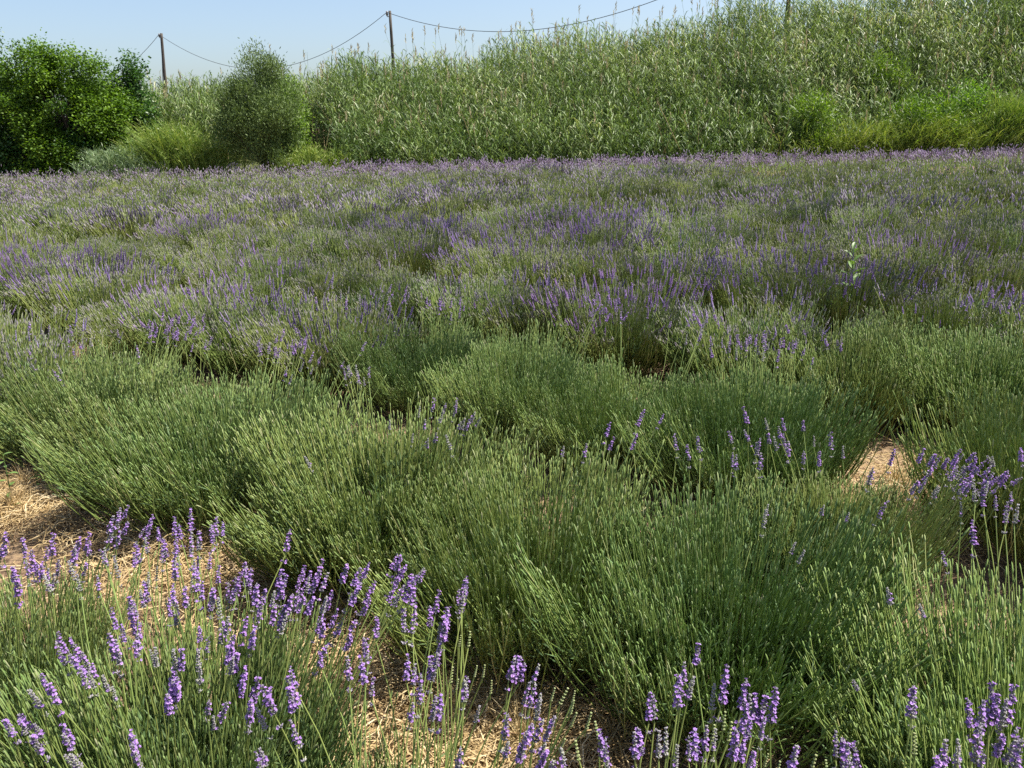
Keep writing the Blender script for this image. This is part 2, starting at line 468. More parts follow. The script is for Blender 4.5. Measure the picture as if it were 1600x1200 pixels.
# ------------------------------------------------------------------ lavender: flower spikes
def spike_mesh(seed, openness, length=.075):
    """a flower spike along +Z from z = 0: whorls of calyces with open corollas"""
    rng = np.random.default_rng(seed); mb = MB()
    tubes(mb, np.array([[[0, 0, -.01], [0, 0, length * .5], [0, 0, length * .97]]]), np.array([[.0013, .0011, .0006]]), 4, [.6], 0)
    nw = 7 + int(rng.integers(0, 2))
    zs = list(np.linspace(length * .12, length * .97, nw)) + ([-length * .33] if rng.random() < .55 else [])
    for j, z in enumerate(zs):
        top = z / length
        n = int(11 - 4 * max(top, 0)) if z > 0 else 7
        ph = np.arange(n) * 6.283 / n + rng.random() * 6 + rng.normal(size=n) * .2
        tilt = R(52) - R(30) * max(top, 0) ** 2 + rng.normal(size=n) * .16
        d = np.stack([np.cos(ph) * np.sin(tilt), np.sin(ph) * np.sin(tilt), np.cos(tilt)], -1)
        L = (.0085 - .003 * max(top, 0)) * (1 + .2 * rng.normal(size=n))
        b = np.stack([np.cos(ph) * .001, np.sin(ph) * .001, z + rng.normal(size=n) * .0012], -1)
        paths = np.stack([b, b + d * (L * .55)[:, None], b + d * L[:, None]], 1)
        r = np.array([.0008, .0019, .0013])[None] * (1 + .15 * rng.normal(size=(n, 1)))
        g = np.clip(rng.normal(.72 - .75 * openness, .22, n), 0, 1)
        tubes(mb, paths, r, 5, g, 1, cap=True)
        # corollas: five small lobes on some of the calyces
        pr = openness * (1.0 if top < .85 else .5)
        for i in np.where(rng.random(n) < pr)[0]:
            dd = d[i]; e = b[i] + dd * L[i]
            ax = nrm(np.cross(dd, rng.normal(size=3))); ay = np.cross(dd, ax)
            k = 5; aa = np.arange(k) * 6.283 / k + rng.random()
            ld = nrm(np.cos(aa)[:, None] * ax + np.sin(aa)[:, None] * ay + dd * .45)
            wd = nrm(np.cross(ld, dd + 0 * ld))
            sz = .0046 + .0016 * rng.random(k)
            kites(mb, np.repeat(e[None], k, 0) + dd * .001, ld, wd, sz, sz * .85, np.clip(rng.normal(.55, .25, k), 0, 1), 2)
            tubes(mb, np.array([[e - dd * .001, e + dd * .002]]), np.array([[.0011, .0014]]), 4, [.2], 2)
    return mb.mesh('flower_spike', ['stem', 'calyx', 'corolla'])

SPK = {'full': [spike_mesh(100 + i, .46, .066 + .007 * (i % 4)) for i in range(5)],
       'half': [spike_mesh(120 + i, .20, .070 + .006 * (i % 3)) for i in range(4)],
       'grey': [spike_mesh(140 + i, .04, .062 + .006 * (i % 3)) for i in range(3)]}
def bud_mesh(seed):
    rng = np.random.default_rng(seed); mb = MB()
    length = .04
    for z in np.linspace(0, length, 6):
        n = 7; ph = np.arange(n) * 6.283 / n + rng.random() * 6
        tilt = R(40) - R(22) * z / length
        d = np.stack([np.cos(ph) * np.sin(tilt), np.sin(ph) * np.sin(tilt), np.full(n, np.cos(tilt))], -1)
        b = np.stack([np.cos(ph) * .0008, np.sin(ph) * .0008, np.full(n, z)], -1)
        L = .006 - .002 * z / length
        tubes(mb, np.stack([b, b + d * L * .6, b + d * L], 1), np.array([[.0007, .0017, .0005]]), 5, np.clip(rng.normal(.8, .15, n), 0, 1), 1, cap=True)
    tubes(mb, np.array([[[0, 0, -.02], [0, 0, length]]]), np.array([[.0012, .0007]]), 4, [.6], 0)
    return mb.mesh('flower_bud', ['stem', 'bud'])
SPK['bud'] = [bud_mesh(160 + i) for i in range(3)]

def stalk_mesh(seed):
    rng = np.random.default_rng(seed); mb = MB()
    t = np.linspace(0, 1, 6)
    a = rng.normal() * .03; b = rng.normal() * .03
    p = np.stack([a * np.sin(t * np.pi), b * np.sin(t * np.pi), t], -1)[None]
    tubes(mb, p, np.linspace(.0017, .0013, 6)[None], 5, [.62], 0)
    for f in (.2, .3, .42):
        for s in (0, 1):
            base = np.array([[a * np.sin(f * np.pi), b * np.sin(f * np.pi), f]])
            ph = rng.random() * 6.28
            d = nrm(np.array([[math.cos(ph) * .09, math.sin(ph) * .09, .35]]))
            d[0, 2] *= .3; d = d * .08
            kites(mb, base, d, rand_perp(nrm(d), rng), 1.0, .004, [.5], 1)
    return mb.mesh('flower_stalk', ['stem', 'leafy'])
STALK = [stalk_mesh(180 + i) for i in range(6)]

def spray_mid(seed, n, grey=.35, zmin=.0, sector=None, wide=1.0):
    """flower spikes of a bush a few metres away, each with its stalk"""
    rng = np.random.default_rng(seed); mb = MB()
    tips, th, ph = dome_tips(n * 3, rng)
    keep = th < R(62)
    if sector is not None:
        keep &= np.cos(ph - sector) > .1
    tips, th, ph = tips[keep][:n], th[keep][:n], ph[keep][:n]
    m = len(tips)
    tips = tips * (1.03 + .16 * rng.random((m, 1))) + np.array([0, 0, .015])
    pth = stem_paths(tips, th, ph, rng, 3)
    tubes(mb, pth, np.array([.0022, .002, .0017])[None] * wide, 3, np.full(m, .6), 0)
    d = nrm(pth[:, -1] - pth[:, -2]); L = .05 + .03 * rng.random(m)
    tone = np.clip(rng.normal(grey, .22, m), 0, 1)
    nw = 5
    for j in range(nw):
        c = pth[:, -1] + d * (L * (j + .3) / nw)[:, None]
        for q in range(4):
            sd = rand_perp(d, rng)
            ld = nrm(sd + d * (.55 + .2 * j))
            kites(mb, c - ld * .002, ld, rand_perp(ld, rng), .012 * (1 - .08 * j), .0075 * wide * (1 - .08 * j), np.clip(tone + rng.normal(size=m) * .22, 0, 1), 1)
    tubes(mb, np.stack([pth[:, -1], pth[:, -1] + d * (L * .4)[:, None], pth[:, -1] + d * L[:, None]], 1), np.array([.002, .0045, .001])[None] * wide, 3, tone, 1)
    return mb.mesh('lavender_flowers', ['stem', 'midflower'])

def spray_far(mb, rng, n, off=(0, 0, 0), sc=1.0, grey=.4, mats=(0, 1), stalk=True, wide=1.0):
    tips, th, ph = dome_tips(n * 2, rng)
    keep = th < R(60)
    tips, th, ph = tips[keep][:n], th[keep][:n], ph[keep][:n]; m = len(tips)
    tips = tips * (1.02 + .16 * rng.random((m, 1)))
    d = nrm(tips * np.array([.8, .8, 1.6])); L = .045 + .025 * rng.random(m)
    p = tips * sc + np.array(off)
    tone = np.clip(rng.normal(grey, .25, m), 0, 1)
    if stalk:
        tubes(mb, np.stack([p - d * .12, p], 1), np.full((1, 2), .003), 3, np.full(m, .6), mats[0])
    tubes(mb, np.stack([p, p + d * (L * .45)[:, None], p + d * L[:, None]], 1), np.array([.0035, .0085, .002])[None] * wide, 3, tone, mats[1])

# ------------------------------------------------------------------ where the bushes stand
SLOPE = -.69
def row_y(k, x):
    return 2.21 + SLOPE * x + 1.52 * k
DIRX, DIRY = 1 / math.hypot(1, SLOPE), SLOPE / math.hypot(1, SLOPE)

# where the photograph shows flowering: (px, py, half width, half height, amount)
BLOBS = [(270, 515, 80, 30, .35), (440, 535, 50, 25, .3), (110, 525, 90, 22, .2), (340, 445, 60, 22, .55), (560, 460, 110, 20, .6), (705, 468, 40, 20, .6),
         (90, 412, 110, 18, .7), (290, 355, 60, 10, .7), (60, 300, 90, 10, .5), (500, 320, 80, 11, .85), (700, 302, 80, 10, 1.), (690, 352, 60, 14, 1.), (760, 390, 40, 22, .9),
         (610, 400, 60, 16, .5), (500, 392, 60, 12, .5), (955, 470, 50, 28, .6), (1040, 428, 50, 18, .6), (1190, 440, 130, 20, .6), (960, 360, 60, 18, .9),
         (1190, 535, 120, 28, .55), (1100, 495, 50, 20, .4), (1460, 385, 120, 16, .6), (1150, 370, 100, 14, .3), (1180, 305, 80, 9, .7), (1390, 312, 90, 9, .7),
         (1100, 345, 100, 12, .35), (1560, 460, 40, 25, .3), (1410, 430, 40, 18, .3), (330, 320, 80, 12, .6), (180, 340, 100, 12, .6), (800, 270, 400, 14, .5), (870, 345, 60, 14, .5)]
GREENS = [(330, 340, 90, 10), (700, 325, 70, 9), (1100, 295, 60, 9), (880, 275, 80, 6), (1500, 265, 30, 10), (1450, 310, 50, 8), (230, 385, 90, 14), (60, 360, 70, 16), (880, 400, 70, 22), (560, 425, 120, 16), (640, 280, 90, 8), (1230, 268, 120, 7)]
def bloom(p):
    """how richly the bush at p flowers, from what the photograph shows over its crown"""
    x0, y0, z0 = p
    best = 0.0
    for dx, dy in ((0, 0), (.25, -.15), (-.25, .15), (.12, .25), (-.12, -.2)):
        q = project((x0 + dx, y0 + dy, z0))
        v = 0.0
        for x, y, w, h, a in BLOBS:
            e = ((q[0] - x) / w) ** 2 + ((q[1] - y) / (h * 1.1)) ** 2
            v = max(v, a * 1.2 * math.exp(-e * .9))
        best = max(best, v)
    q = project(p)
    far = max(0, min(1, (y0 - 4) / 9))
    best = max(best, .07 + far * .13)
    if y0 > EDGE - 3.0:
        best += .55 if q[0] > 520 else .10
    for x, y, w, h in GREENS:
        e = ((q[0] - x) / w) ** 2 + ((q[1] - y) / h) ** 2
        best -= .5 * math.exp(-e)
    return max(0, min(1, best))

FRONT = [  # the row nearest the camera: x, y, scale, label
    (-1.36, 1.62, .72, 'purple flowering lavender bush at the edge of the open straw patch'),
    (-.78, 1.27, .84, 'broad green lavender bush with many deep purple spikes on its back side'),
    (-.27, 1.0, .62, 'low lavender bush with purple and grey spikes in front of bare straw'),
    (.20, .74, .5, 'thin lavender plant with mostly closed grey-green heads over bare straw'),
    (.52, .56, .6, 'lavender plant with pale silvery stalks and a handful of short purple spikes'),
    (.82, .44, .7, 'lavender plant with the largest, palest purple spikes beside the silvery-stalked plant'),
]
GAPS = [(at_z(1425, 775, 0), .29), (at_z(650, 672, 0), .24)]
bushes = []       # dict(x, y, s, row)
for x, y, s, lab in FRONT:
    bushes.append(dict(x=x, y=y, s=s, row=0, label=lab))
for k in range(0, 40):
    u = -60.0
    while u < 60:
        u += .62 * random.uniform(.86, 1.16)
        x = u * DIRX
        y = row_y(k, 0) + u * DIRY
        x += random.gauss(0, .05); y += random.gauss(0, .07) - (.07 if k == 0 and x > -.5 else 0)
        if y < 1.2 or y > EDGE - .15:
            continue
        q = project((x, y, .4))
        if q is None or q[0] < -170 or q[0] > 1770 or q[1] > 1500:
            continue
        if any((x - g.x) ** 2 + (y - g.y) ** 2 < gr * gr for g, gr in GAPS):
            continue
        s = random.uniform(.88, 1.10) * (1.12 if k == 0 and x > -.8 else 1.0)
        bushes.append(dict(x=x, y=y, s=s, row=k + 1))
for px, py, lab in ((60, 640, 'rounded green lavender bush leaning over the edge of the straw patch'),
                    (560, 780, 'wide green lavender bush facing the many-spiked purple bush across a strip of shade'),
                    (1000, 900, 'green lavender bush overhanging the dark bare soil beside the closed-headed plant'),
                    (1350, 950, 'large green lavender bush behind the plant with pale silvery stalks'),
                    (1530, 760, 'lavender bush with grey-purple spikes next to the bare straw gap'),
                    (1210, 690, 'green lavender bush with a loose line of purple spikes by the straw gap'),
                    (690, 660, 'green lavender bush carrying a small group of withered grey spikes'),
                    (275, 520, 'green lavender bush with a small cluster of pale violet spikes on top')):
    p = at_z(px, py, .35)
    b = min((b for b in bushes if b['row'] and 'label' not in b), key=lambda b: math.hypot(b['x'] - p.x, b['y'] - p.y))
    b['label'] = lab
for px, py, sc in ((1300, 815, .8),):
    p = at_z(px, py, .25)
    bushes.append(dict(x=p.x, y=p.y, s=sc, row=2))
gap = at_z(1425, 775, 0)
for b in bushes:
    if b['row'] and any(math.hypot(b['x'] - gap.x * f, b['y'] - gap.y * f) < .42 for f in (.7, .78, .86, .94)):
        b['s'] *= .86
bushes.sort(key=lambda b: math.hypot(b['x'], b['y']))
print('bushes', len(bushes))

NEAR = [body_near(200 + i) for i in range(4)]
MID = [body_mid(220 + i) for i in range(6)]
FARB = []
for i in range(6):
    mb = MB(); body_far(mb, np.random.default_rng(240 + i), 620)
    FARB.append(mb.mesh('lavender_foliage', ['stem', 'greybud']))
WOOD = [wood_mesh(260 + i) for i in range(3)]
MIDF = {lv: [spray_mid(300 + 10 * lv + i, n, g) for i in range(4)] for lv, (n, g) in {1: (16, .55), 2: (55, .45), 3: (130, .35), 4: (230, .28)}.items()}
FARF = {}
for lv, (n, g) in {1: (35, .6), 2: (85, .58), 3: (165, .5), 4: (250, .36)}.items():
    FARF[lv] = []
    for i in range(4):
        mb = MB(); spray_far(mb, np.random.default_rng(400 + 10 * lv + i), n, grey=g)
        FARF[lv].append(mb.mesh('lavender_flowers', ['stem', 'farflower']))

N_SINGLE = 300
GROUP = 'lavender bushes planted in rows across the field'
LV_LABEL = {0: 'all-green lavender bush without open flowers in the field rows',
            1: 'green lavender bush with only a few scattered flower spikes in the field rows',
            2: 'green lavender bush sprinkled with faded purple spikes in the field rows',
            3: 'lavender bush with purple flower spikes over most of its crown in the rows',
            4: 'lavender bush crowded with deep purple flower spikes in the field rows'}
field_mb = MB()
far_rng = np.random.default_rng(77)
for i, b in enumerate(bushes):
    d = math.hypot(b['x'], b['y'])
    v = bloom((b['x'], b['y'], .45)) + random.gauss(0, .07)
    lv = 0 if v < .08 else 1 if v < .22 else 2 if v < .42 else 3 if v < .68 else 4
    b['lv'] = lv
    if i >= N_SINGLE:
        body_far(field_mb, far_rng, 85, (b['x'], b['y'], -.01), b['s'] * 1.02, cheap=True)
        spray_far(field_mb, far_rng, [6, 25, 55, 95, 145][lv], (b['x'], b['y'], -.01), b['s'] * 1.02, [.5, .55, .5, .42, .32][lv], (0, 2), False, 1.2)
        continue
    root = bpy.data.objects.new('lavender_bush', None)
    COL.objects.link(root)
    root.empty_display_size = .1
    root.location = (b['x'], b['y'], 0)
    b['root'] = root
    near = d < 4.4
    tag(root, b.get('label') or LV_LABEL[lv], 'lavender', GROUP)
    rz = random.uniform(0, 6.283)
    s = b['s']
    me = random.choice(NEAR) if near else random.choice(MID) if d < 10 else random.choice(FARB)
    o = tag(link('foliage', me, root), kind='stuff')
    o.rotation_euler = (random.gauss(0, .03), random.gauss(0, .03), rz)
    o.scale = (s * random.uniform(.90, 1.06), s * random.uniform(.90, 1.06), s * random.uniform(.90, 1.10) * (.88 if b['row'] == 1 else 1.0))
    if d < 6:
        w = tag(link('twigs', random.choice(WOOD), root), kind='stuff'); w.rotation_euler = (0, 0, rz); w.scale = (s, s, s)
    if not near and lv > 0:
        f = tag(link('flowers', random.choice((MIDF if d < 10 else FARF)[lv]), root), kind='stuff')
        f.rotation_euler = (0, 0, random.uniform(0, 6.283)); f.scale = (s * 1.02, s * 1.02, s * 1.02)
if field_mb.n:
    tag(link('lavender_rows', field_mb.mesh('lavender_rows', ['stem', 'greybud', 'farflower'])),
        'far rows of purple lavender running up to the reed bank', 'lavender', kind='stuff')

# ------------------------------------------------------------------ single flower spikes on the near bushes
def reg(o, s, pts):
    return [(o[0] + x / s, o[1] + y / s, k) for x, y, k in pts]
F, H, G, B = 'full', 'half', 'grey', 'bud'
SP = reg((0, 680), 2.308, [(455, 260, F), (545, 310, F), (570, 340, F), (690, 310, F), (630, 320, F), (805, 320, F), (770, 345, F), (755, 440, F), (400, 320, H), (480, 430, F), (10, 400, F), (90, 400, H), (135, 470, F),
    (120, 455, F), (150, 480, F), (190, 400, F), (280, 400, F), (330, 395, F), (210, 470, H), (50, 490, F), (420, 470, G), (630, 475, F), (620, 560, F), (610, 610, F), (525, 560, F), (595, 400, F), (635, 380, F), (720, 370, H), (730, 550, F),
    (760, 590, F), (710, 520, F), (840, 560, H), (885, 460, F), (900, 500, F), (955, 560, F), (1010, 500, F), (1015, 550, F), (1040, 380, F), (1085, 510, F), (1130, 530, F), (1150, 490, F), (1190, 590, F), (1090, 560, F), (885, 680, F), (910, 720, F),
    (720, 700, F), (810, 710, F), (990, 640, F), (1030, 640, F), (1155, 670, F), (1165, 790, H), (1210, 650, F), (470, 620, F), (500, 690, F), (490, 750, F), (410, 655, F), (405, 770, F), (220, 740, F), (280, 770, F), (330, 830, F), (300, 870, H), (380, 880, G),
    (165, 890, F), (190, 930, F), (650, 800, F), (615, 860, F), (630, 910, F), (560, 790, G), (715, 810, G), (830, 780, F), (850, 810, F), (880, 870, F), (920, 920, F), (910, 1000, F), (1055, 860, F), (1065, 920, F), (970, 930, F), (750, 965, H),
    (795, 990, H), (480, 1100, F), (490, 1130, F), (85, 1020, F), (125, 1050, H), (20, 1045, F), (240, 1060, F), (940, 1140, H), (1070, 1080, H), (270, 1170, G), (130, 940, G), (290, 820, F), (455, 320, F), (430, 300, H), (515, 330, H), (310, 470, H), (170, 520, G), (260, 480, G), (380, 430, H), (560, 480, G), (690, 400, H), (860, 520, F), (920, 560, H), (1050, 600, F), (1120, 600, F), (940, 620, H), (800, 620, G), (1100, 480, F), (700, 470, H)])
SP += reg((530, 680), 2.307, [(25, 490, F), (65, 500, F), (105, 470, F), (60, 570, F), (105, 570, F), (205, 440, F), (235, 480, F), (215, 510, F), (200, 560, F), (310, 490, H), (350, 590, F), (390, 650, F), (380, 680, F), (460, 530, F), (450, 550, F), (265, 565, F),
    (235, 660, H), (130, 680, F), (90, 740, F), (50, 700, H), (90, 840, F), (30, 830, H), (245, 830, F), (335, 830, F), (290, 920, H), (460, 900, H), (360, 740, H), (340, 975, H), (500, 980, G), (645, 820, F), (640, 840, F), (715, 840, G), (680, 920, H), (730, 940, G), (690, 1060, F),
    (665, 1130, F), (740, 1150, F), (760, 1050, H), (435, 1160, H), (610, 1050, H), (820, 910, B), (865, 905, B), (860, 990, B), (920, 1000, B), (945, 1100, F), (960, 1130, H), (1115, 965, F), (1085, 1090, F), (1235, 880, H), (1180, 1090, G), (1215, 1140, G), (820, 1080, B), (800, 1140, G), (560, 870, B), (530, 810, B), (440, 700, B), (410, 830, B)])
SP += reg((1060, 680), 2.307, [(65, 770, F), (20, 840, H), (160, 910, F), (235, 930, F), (285, 970, F), (300, 985, F), (345, 980, F), (240, 1010, F), (100, 1070, H), (70, 1110, F), (205, 1110, F), (265, 1140, H), (325, 1120, B), (370, 1160, B), (560, 1090, H), (600, 1150, F), (640, 1130, F), (840, 950, F),
    (850, 1070, B), (420, 1160, H), (495, 1150, B), (1060, 980, F), (1130, 980, F), (1150, 960, F), (1185, 970, F), (1150, 1080, F), (1080, 1110, H), (1015, 1100, G), (960, 1130, H), (1215, 1140, H), (170, 990, B), (130, 1030, B)])
more = []
for x, y, k in SP:      # most heads stand in twos and threes
    if random.random() < .85:
        more.append((x + random.uniform(-16, 16), y + random.uniform(-6, 26), random.choice((F, H, H, G)) if k in (F, H) else k))
SP += more
N_FRONT = len(SP)
SP += [(x, y, F) for x, y in ((1165, 650), (1225, 660), (1255, 660), (1280, 715), (1200, 680), (950, 670), (955, 690), (1000, 655), (1035, 650), (990, 690), (1440, 710), (1460, 715), (1495, 715), (1520, 710), (1525, 725), (1570, 740), (1595, 710), (270, 500), (240, 510), (320, 510), (440, 525), (460, 545), (275, 520), (255, 495), (1395, 715), (1520, 835))]
SP += [(x, y, H) for x, y in ((1300, 690), (1055, 690), (1140, 680), (1190, 720), (1150, 720), (1480, 720), (1545, 735), (1590, 745), (1360, 745), (1380, 795), (1475, 865), (1570, 800), (1580, 770), (1450, 740), (330, 530), (430, 550), (405, 540), (500, 560), (545, 580), (570, 540), (575, 580), (300, 540), (215, 550), (915, 700), (1075, 705), (1230, 700), (1430, 760), (1505, 760), (1555, 780))]
SP += [(x, y, G) for x, y in ((655, 640), (665, 660), (690, 650), (740, 650), (720, 660), (700, 690), (670, 690), (645, 680), (1240, 850), (1252, 865), (1385, 925), (1440, 945), (1330, 1060), (1490, 740), (1535, 760), (1500, 790), (1560, 760), (1585, 800), (1465, 760), (880, 700), (480, 720), (1200, 790), (1195, 810), (1330, 800), (1290, 790))]
for x, y, w, h, n, kinds in ((270, 512, 70, 24, 22, (F, H, H)), (440, 535, 45, 22, 14, (F, H)), (110, 525, 90, 18, 14, (H, G)), (1190, 533, 105, 20, 44, (F, H, H, G)), (1095, 497, 45, 16, 14, (F, H, G)),
                        (955, 470, 38, 24, 28, (F, H)), (705, 468, 30, 18, 14, (F, H)), (560, 460, 100, 15, 30, (F, H, G)), (340, 447, 50, 18, 24, (F, H)), (1560, 460, 35, 26, 8, (F, H)),
                        (1520, 745, 75, 30, 26, (F, H, G, G)), (1210, 690, 80, 22, 12, (H, G)), (700, 655, 60, 25, 10, (H, G)), (500, 575, 90, 22, 12, (H, G)), (60, 560, 60, 20, 6, (H, G))):
    for _ in range(n):
        SP.append((random.gauss(x, w * .55), random.gauss(y, h * .55), random.choice(kinds)))
near_bush = [b for b in bushes if 'root' in b and math.hypot(b['x'], b['y']) < 7]
front_roots = [b for b in near_bush if b['row'] == 0]
cnt = 0
for idx, (px, py, kind) in enumerate(SP):
    front = idx < N_FRONT
    if front:
        # height of the heads: taller towards the camera's right-hand end of the front row
        t = min(1, max(0, (px - 500) / 1000))
        z = .50 + .10 * t + random.uniform(-.03, .04)
        if py < 950: z += .03
        if px > 1450: z += .10
    else:
        z = .525 + random.uniform(-.03, .03)
    p = at_z(px, py, z)
    cand = front_roots if front else [b for b in near_bush if b['row'] > 0]
    bb = min(cand, key=lambda b: math.hypot(b['x'] - p.x, b['y'] - p.y) / (b['s']))
    root = bb['root']
    lp = p - Vector((bb['x'], bb['y'], 0))
    hor = Vector((lp.x, lp.y, 0))
    base = hor * .45 + Vector((0, 0, .03 if hor.length < .5 else .015))
    top = lp
    ax = (top - base)
    L = ax.length
    ax.normalize()
    me = random.choice(SPK[kind])
    half = .035
    q = ax.to_track_quat('Z', 'Y') @ Quaternion((0, 0, 1), random.uniform(0, 6.28))
    tilt = Quaternion((random.gauss(0, 1), random.gauss(0, 1), 0.01), random.gauss(0, .10))
    sp = link('flower_spike' if kind != B else 'flower_bud', me, root)
    k = random.uniform(.50, .80)
    start = top - ax * half
    sp.location = start
    sp.rotation_mode = 'QUATERNION'; sp.rotation_quaternion = q @ tilt
    sp.scale = (k, k, k)
    st = link('flower_stalk', random.choice(STALK), root)
    st.location = base
    st.rotation_mode = 'QUATERNION'; st.rotation_quaternion = q
    st.scale = (1, 1, (start - base).length)
    cnt += 1
print('spikes', cnt)

# ------------------------------------------------------------------ straw and dry grass on the soil
def build_straw():
    rng = np.random.default_rng(5); mb = MB()
    cs = [at_z(60, 790, 0), at_z(130, 800, 0), at_z(450, 900, 0), at_z(560, 960, 0), at_z(760, 1110, 0), at_z(900, 1150, 0), at_z(1420, 765, 0), at_z(1440, 830, 0), at_z(20, 770, 0), at_z(300, 830, 0), at_z(650, 1050, 0), at_z(-60, 800, 0), at_z(250, 900, 0), at_z(700, 1180, 0)]
    xs, ys = [], []
    for c in cs:
        n = 900
        xs.append(rng.normal(c.x, .22, n)); ys.append(rng.normal(c.y, .16, n))
    n = 3000
    xs.append(rng.uniform(-4, 4, n)); ys.append(rng.uniform(.8, 5.5, n))
    x, y = np.concatenate(xs), np.concatenate(ys); n = len(x)
    a = rng.random(n) * 6.283; L = .05 + .16 * rng.random(n) ** 1.5
    d = np.stack([np.cos(a), np.sin(a), np.zeros(n)], -1); sd = np.stack([-np.sin(a), np.cos(a), np.zeros(n)], -1)
    z0 = .012 + .025 * rng.random(n)
    p0 = np.stack([x, y, z0], -1)
    p2 = p0 + d * L[:, None] + np.stack([np.zeros(n), np.zeros(n), rng.normal(0, .018, n)], -1)
    p1 = (p0 + p2) / 2 + sd * (rng.normal(0, .25, n) * L)[:, None] + np.stack([np.zeros(n), np.zeros(n), np.abs(rng.normal(0, .02, n))], -1)
    path = bez(p0, p1, p2, 3); path[..., 2] = np.maximum(path[..., 2], .006)
    w = nrm(sd + np.array([0, 0, 1]) * rng.normal(0, .6, (n, 1)))
    ribbons(mb, path, w, (.0022 + .002 * rng.random((n, 1))) * np.array([[1, 1, .4]]), np.clip(rng.normal(.55, .25, n), 0, 1))
    tag(link('straw', mb.mesh('straw', ['straw'])), 'golden dry straw scattered on the soil between the lavender rows', 'straw', kind='stuff')
build_straw()

def build_clods():
    rng = np.random.default_rng(8); mb = MB(); n = 900
    x = rng.uniform(-3.2, 2.6, n); y = rng.uniform(1.0, 4.6, n); r = .004 + .016 * rng.random(n) ** 3
    oct_v = np.array([[1, 0, 0], [0, 1, 0], [-1, 0, 0], [0, -1, 0], [0, 0, .7], [0, 0, -.7], [.6, .6, .4], [-.6, .5, .4], [-.5, -.6, .4], [.6, -.6, .4]], float)
    oct_f = np.array([[0, 6, 4], [6, 1, 4], [1, 7, 4], [7, 2, 4], [2, 8, 4], [8, 3, 4], [3, 9, 4], [9, 0, 4], [0, 1, 6], [1, 2, 7], [2, 3, 8], [3, 0, 9], [1, 0, 5], [2, 1, 5], [3, 2, 5], [0, 3, 5]])
    v = oct_v[None] * r[:, None, None] * (1 + rng.normal(0, .22, (n, 10, 1))) + np.stack([x, y, r * .4 + .005], -1)[:, None]
    f = oct_f[None] + (np.arange(n) * 10)[:, None, None]
    mb.add(v, None, f)
    tag(link('soil_clods', mb.mesh('soil_clods', ['soil'], False)), 'small clods of dry brown soil strewn between the lavender rows', 'soil', kind='stuff')
build_clods()

def dry_tuft_mesh(seed):
    rng = np.random.default_rng(seed); mb = MB(); n = 70
    a = rng.random(n) * 6.283; lean = rng.random(n) * .9 + .15; L = .06 + .13 * rng.random(n)
    d = np.stack([np.cos(a) * np.sin(lean), np.sin(a) * np.sin(lean), np.cos(lean)], -1)
    p0 = np.stack([rng.normal(0, .015, n), rng.normal(0, .015, n), np.zeros(n)], -1)
    p2 = p0 + d * L[:, None]; p2[:, 2] -= L * .2 * rng.random(n); p2[:, 2] = np.maximum(p2[:, 2], .01)
    p1 = p0 + d * (L * .5)[:, None] + np.array([0, 0, .03])
    ribbons(mb, bez(p0, p1, p2, 4), rand_perp(d, rng), np.array([[.0026, .0024, .0018, .0006]]), np.clip(rng.normal(.65, .2, n), 0, 1))
    return mb.mesh('dry_grass_tuft', ['straw'])
TUFT = [dry_tuft_mesh(500 + i) for i in range(4)]
for i, (px, py) in enumerate(((765, 1090), (880, 1110), (700, 1130), (960, 1160), (600, 1000), (520, 940), (40, 760), (110, 775), (150, 800), (20, 800), (1415, 790), (1435, 745), (1400, 760), (820, 1170), (420, 880), (90, 745))):
    p = at_z(px, py, 0)
    o = link('dry_grass_tuft', TUFT[i % 4], None, p); o.rotation_euler = (0, 0, random.uniform(0, 6.28))
    k = random.uniform(.7, 1.2); o.scale = (k, k, k)
    tag(o, 'small tuft of bleached dry grass on the straw between the rows', 'dry grass', 'dry grass tufts on the straw')

# ------------------------------------------------------------------ weeds
def weed(px, py, h, nl, label, seed):
    rng = np.random.default_rng(seed)
    p = at_z(px, py, 0)
    root = bpy.data.objects.new('weed_plant', None); COL.objects.link(root); root.location = p
    tag(root, label, 'weed', 'weeds between the rows')
    mb = MB(); t = np.linspace(0, 1, 6)
    path = np.stack([.04 * h * np.sin(t * 2), .05 * h * t, h * t], -1)[None]
    tubes(mb, path, np.linspace(.003, .0012, 6)[None], 5, [.4], 0)
    link('stem', mb.mesh('stem', ['weedleaf']), root)
    for j in range(nl):
        f = .12 + .86 * j / max(1, nl - 1); mb = MB()
        b = np.array([[.04 * h * math.sin(f * 2), .05 * h * f, h * f]]); a = j * 2.4 + rng.random()
        L = (.055 - .025 * f) * rng.uniform(.8, 1.3) * (h / .22) ** .5
        d = np.array([[math.cos(a), math.sin(a), .55]]); d = nrm(d)
        K = 5; tt = np.linspace(0, 1, K)
        pth = b[:, None] + d[:, None] * (tt * L)[None, :, None] - np.array([0, 0, 1.]) * (tt ** 2 * L * .45)[None, :, None]
        w = nrm(np.cross(d, np.array([0, 0, 1.])))
        ribbons(mb, pth, w, np.array([[.15, .85, 1, .7, .05]]) * L * .34, [rng.uniform(.2, .7)])
        link('leaf', mb.mesh('leaf', ['weedleaf']), root)
weed(108, 775, .20, 11, 'leafy green weed sprouting from the straw patch', 1)
weed(20, 800, .26, 9, 'spindly green weed at the edge of the straw patch', 2)
weed(215, 770, .16, 9, 'small green weed tucked against the foot of a lavender bush', 3)
weed(60, 770, .12, 8, 'tiny green weed among the straw', 4)

